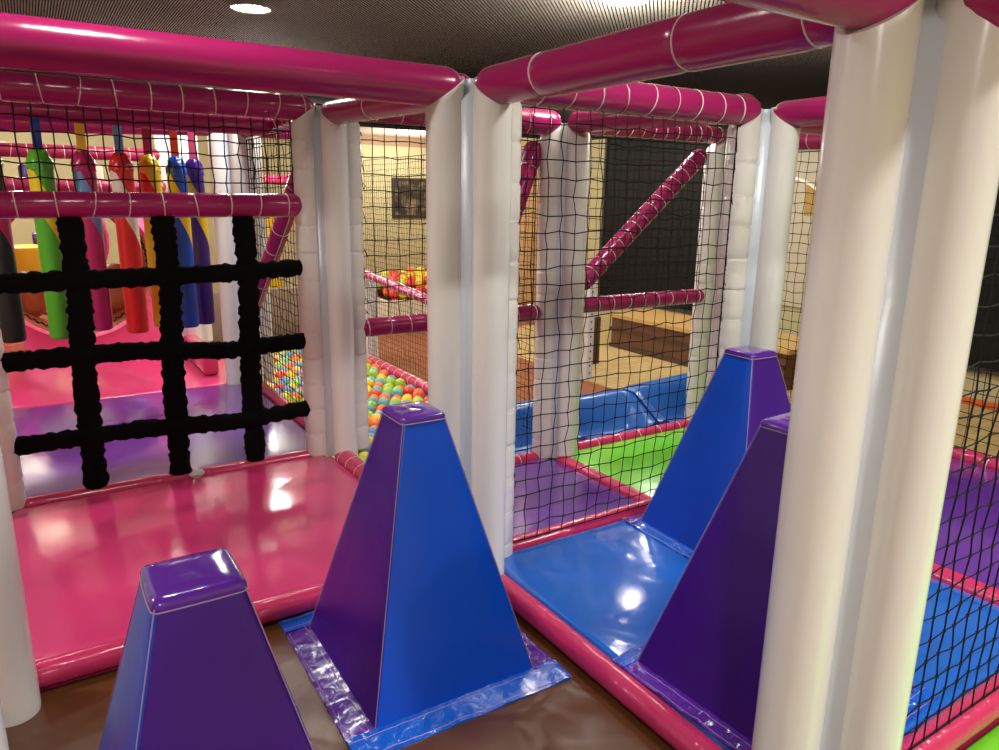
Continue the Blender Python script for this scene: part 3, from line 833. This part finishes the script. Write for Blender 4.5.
# wooden counter
ct = empty('wooden_counter', (3.75, 3.0, FZ+.012), 'brown wooden counter behind the blue slide, below the dark panel', 'counter')
mb = MB(); mb.box((-.02, -1.4, 0), (.5, .62, .30)); mb.build('front', WOOD, ct, smooth=False)
mb = MB(); mb.box((-.06, -1.45, .301), (.55, .66, .335)); mb.build('counter_top', WOODL, ct, smooth=False)
mb = MB(); mb.box((-.045, -1.4, .17), (-.021, .62, .20)); mb.box((-.045, -1.4, .0), (-.021, .62, .04)); mb.build('rail', mat('dark_wood', (70, 42, 24), .4), ct, smooth=False)
# slim perforated steel upright and a dark stub post by the slide
up = empty('steel_upright', (2.64, 2.66, FZ+.001), 'white perforated steel upright standing behind the slide', 'upright')
mb = MB(); mb.box((-.03, -.03, 0), (.03, .03, .80)); mb.build('upright', STEEL, up, smooth=False)
for i in range(12):
    mb = MB(); mb.box((-.006, -.0325, .06+i*.06), (.006, -.0302, .074+i*.06)); mb.build('slot', BLACKM, up, smooth=False)

o = mbox('stub_post', (-.05, -.05, 0), (.05, .05, .42), mat('dark_brown_post', (74, 52, 40), .6), r=.006); o.location = (3.05, 3.1, FZ+.013)
tag(o, 'short dark brown post between the white upright and the sandy floor', 'post')

# ------------------------------------------------------------------ lights
WARM = emit('lamp_diffuser', (255, 238, 206), 14)
RIM = mat('lamp_rim', (230, 222, 205), .4)
def downlight(x, y, label, power=60, r=.095, rect=None):
    root = empty('ceiling_light', (x, y, CZ-.012), label, 'ceiling light')
    mb = MB(); n = 32
    mb.rings([[(q*math.cos(2*PI*j/n), q*math.sin(2*PI*j/n), z) for j in range(n)] for q, z in ((r+.02, .011), (r+.02, -.002), (r, -.006), (r, .011))], closed=True)
    mb.build('rim', RIM, root)
    mb = MB(); mb.rings([[(r*.985*math.cos(2*PI*j/n), r*.985*math.sin(2*PI*j/n), z) for j in range(n)] for z in (.009, -.003)]); mb.build('diffuser', WARM, root)
    if y > 3.5 or label.endswith('near the middle'):
        L = bpy.data.lights.new('lamp', 'POINT'); L.shadow_soft_size = .08; L.energy = power*1.7  # bare point source below the fitting, added so the ceiling brightens
    else:
        L = bpy.data.lights.new('lamp', 'AREA'); L.shape = 'DISK'; L.size = r*2; L.energy = power
    L.color = (1, .975, .925)
    lo = bpy.data.objects.new('lamp', L); C.objects.link(lo); lo.location = (x, y, CZ-(.2 if L.type == 'POINT' else .03))
    return root
PW = 34
downlight(-.04, 2.08, 'round ceiling light above the mesh, upper left', PW)
downlight(1.33, .92, 'round ceiling light above the mesh, at the top edge near the middle', PW*.6)
for x, y, p_, lb in ((-.9, -.3, PW*.45, 'round ceiling light added out of view above the brown mat'), (.6, -.7, PW*.8, 'round ceiling light added out of view above the blue mat'),  # added out-of-view lamps: positions assumed, put in to light the frame
                (-1.6, -2.8, PW*1.2, 'round ceiling light out of view behind the viewer, left'), (.6, -3.0, PW*1.65, 'round ceiling light added out of view behind the viewer, right'),
                (2.2, -2.3, PW*1.2, 'round ceiling light added out of view at the right'), (-2.6, 1.0, PW*1.2, 'round ceiling light added out of view at the left'),
                (-.5, 3.62, PW*.3, 'round ceiling light above the round tunnel'), (-1.2, 6.8, PW*2.4, 'round ceiling light over the far foam blocks'),
                (.37, 3.52, PW*.9, 'round ceiling light over the long ball pit'), (2.3, 1.8, PW*1.3, 'round ceiling light hidden behind the magenta beam, over the slide'), (3.75, 3.1, PW*.6, 'round ceiling light beside the fine net'),
                (3.4, 4.2, PW*.5, 'round ceiling light over the wooden counter'), (1.07, 5.9, PW*1.0, 'round ceiling light far back over the hot pink rails'),
                (3.75, 8.0, PW*1.2, 'round ceiling light far back above the picture frame')):
    downlight(x, y, lb, p_)

w = bpy.data.worlds.new('world'); scene.world = w; w.use_nodes = True
w.node_tree.nodes['Background'].inputs[0].default_value = (.9, .85, .8, 1); w.node_tree.nodes['Background'].inputs[1].default_value = .05

# ------------------------------------------------------------------ camera
cd = bpy.data.cameras.new('camera'); cam = bpy.data.objects.new('camera', cd); C.objects.link(cam)
cd.sensor_fit = 'HORIZONTAL'; cd.sensor_width = 36; cd.lens = 724.85*36/999; cd.clip_start = .02
r_, u_, f_ = (Vector(v) for v in RM)
cam.matrix_world = Matrix(((r_.x, u_.x, -f_.x, CAMX), (r_.y, u_.y, -f_.y, CAMY), (r_.z, u_.z, -f_.z, 1.1152), (0, 0, 0, 1)))
scene.camera = cam
scene.view_settings.view_transform = 'Standard'; scene.view_settings.look = 'None'
scene.view_settings.exposure = 0; scene.view_settings.gamma = 1; scene.view_settings.use_curve_mapping = False
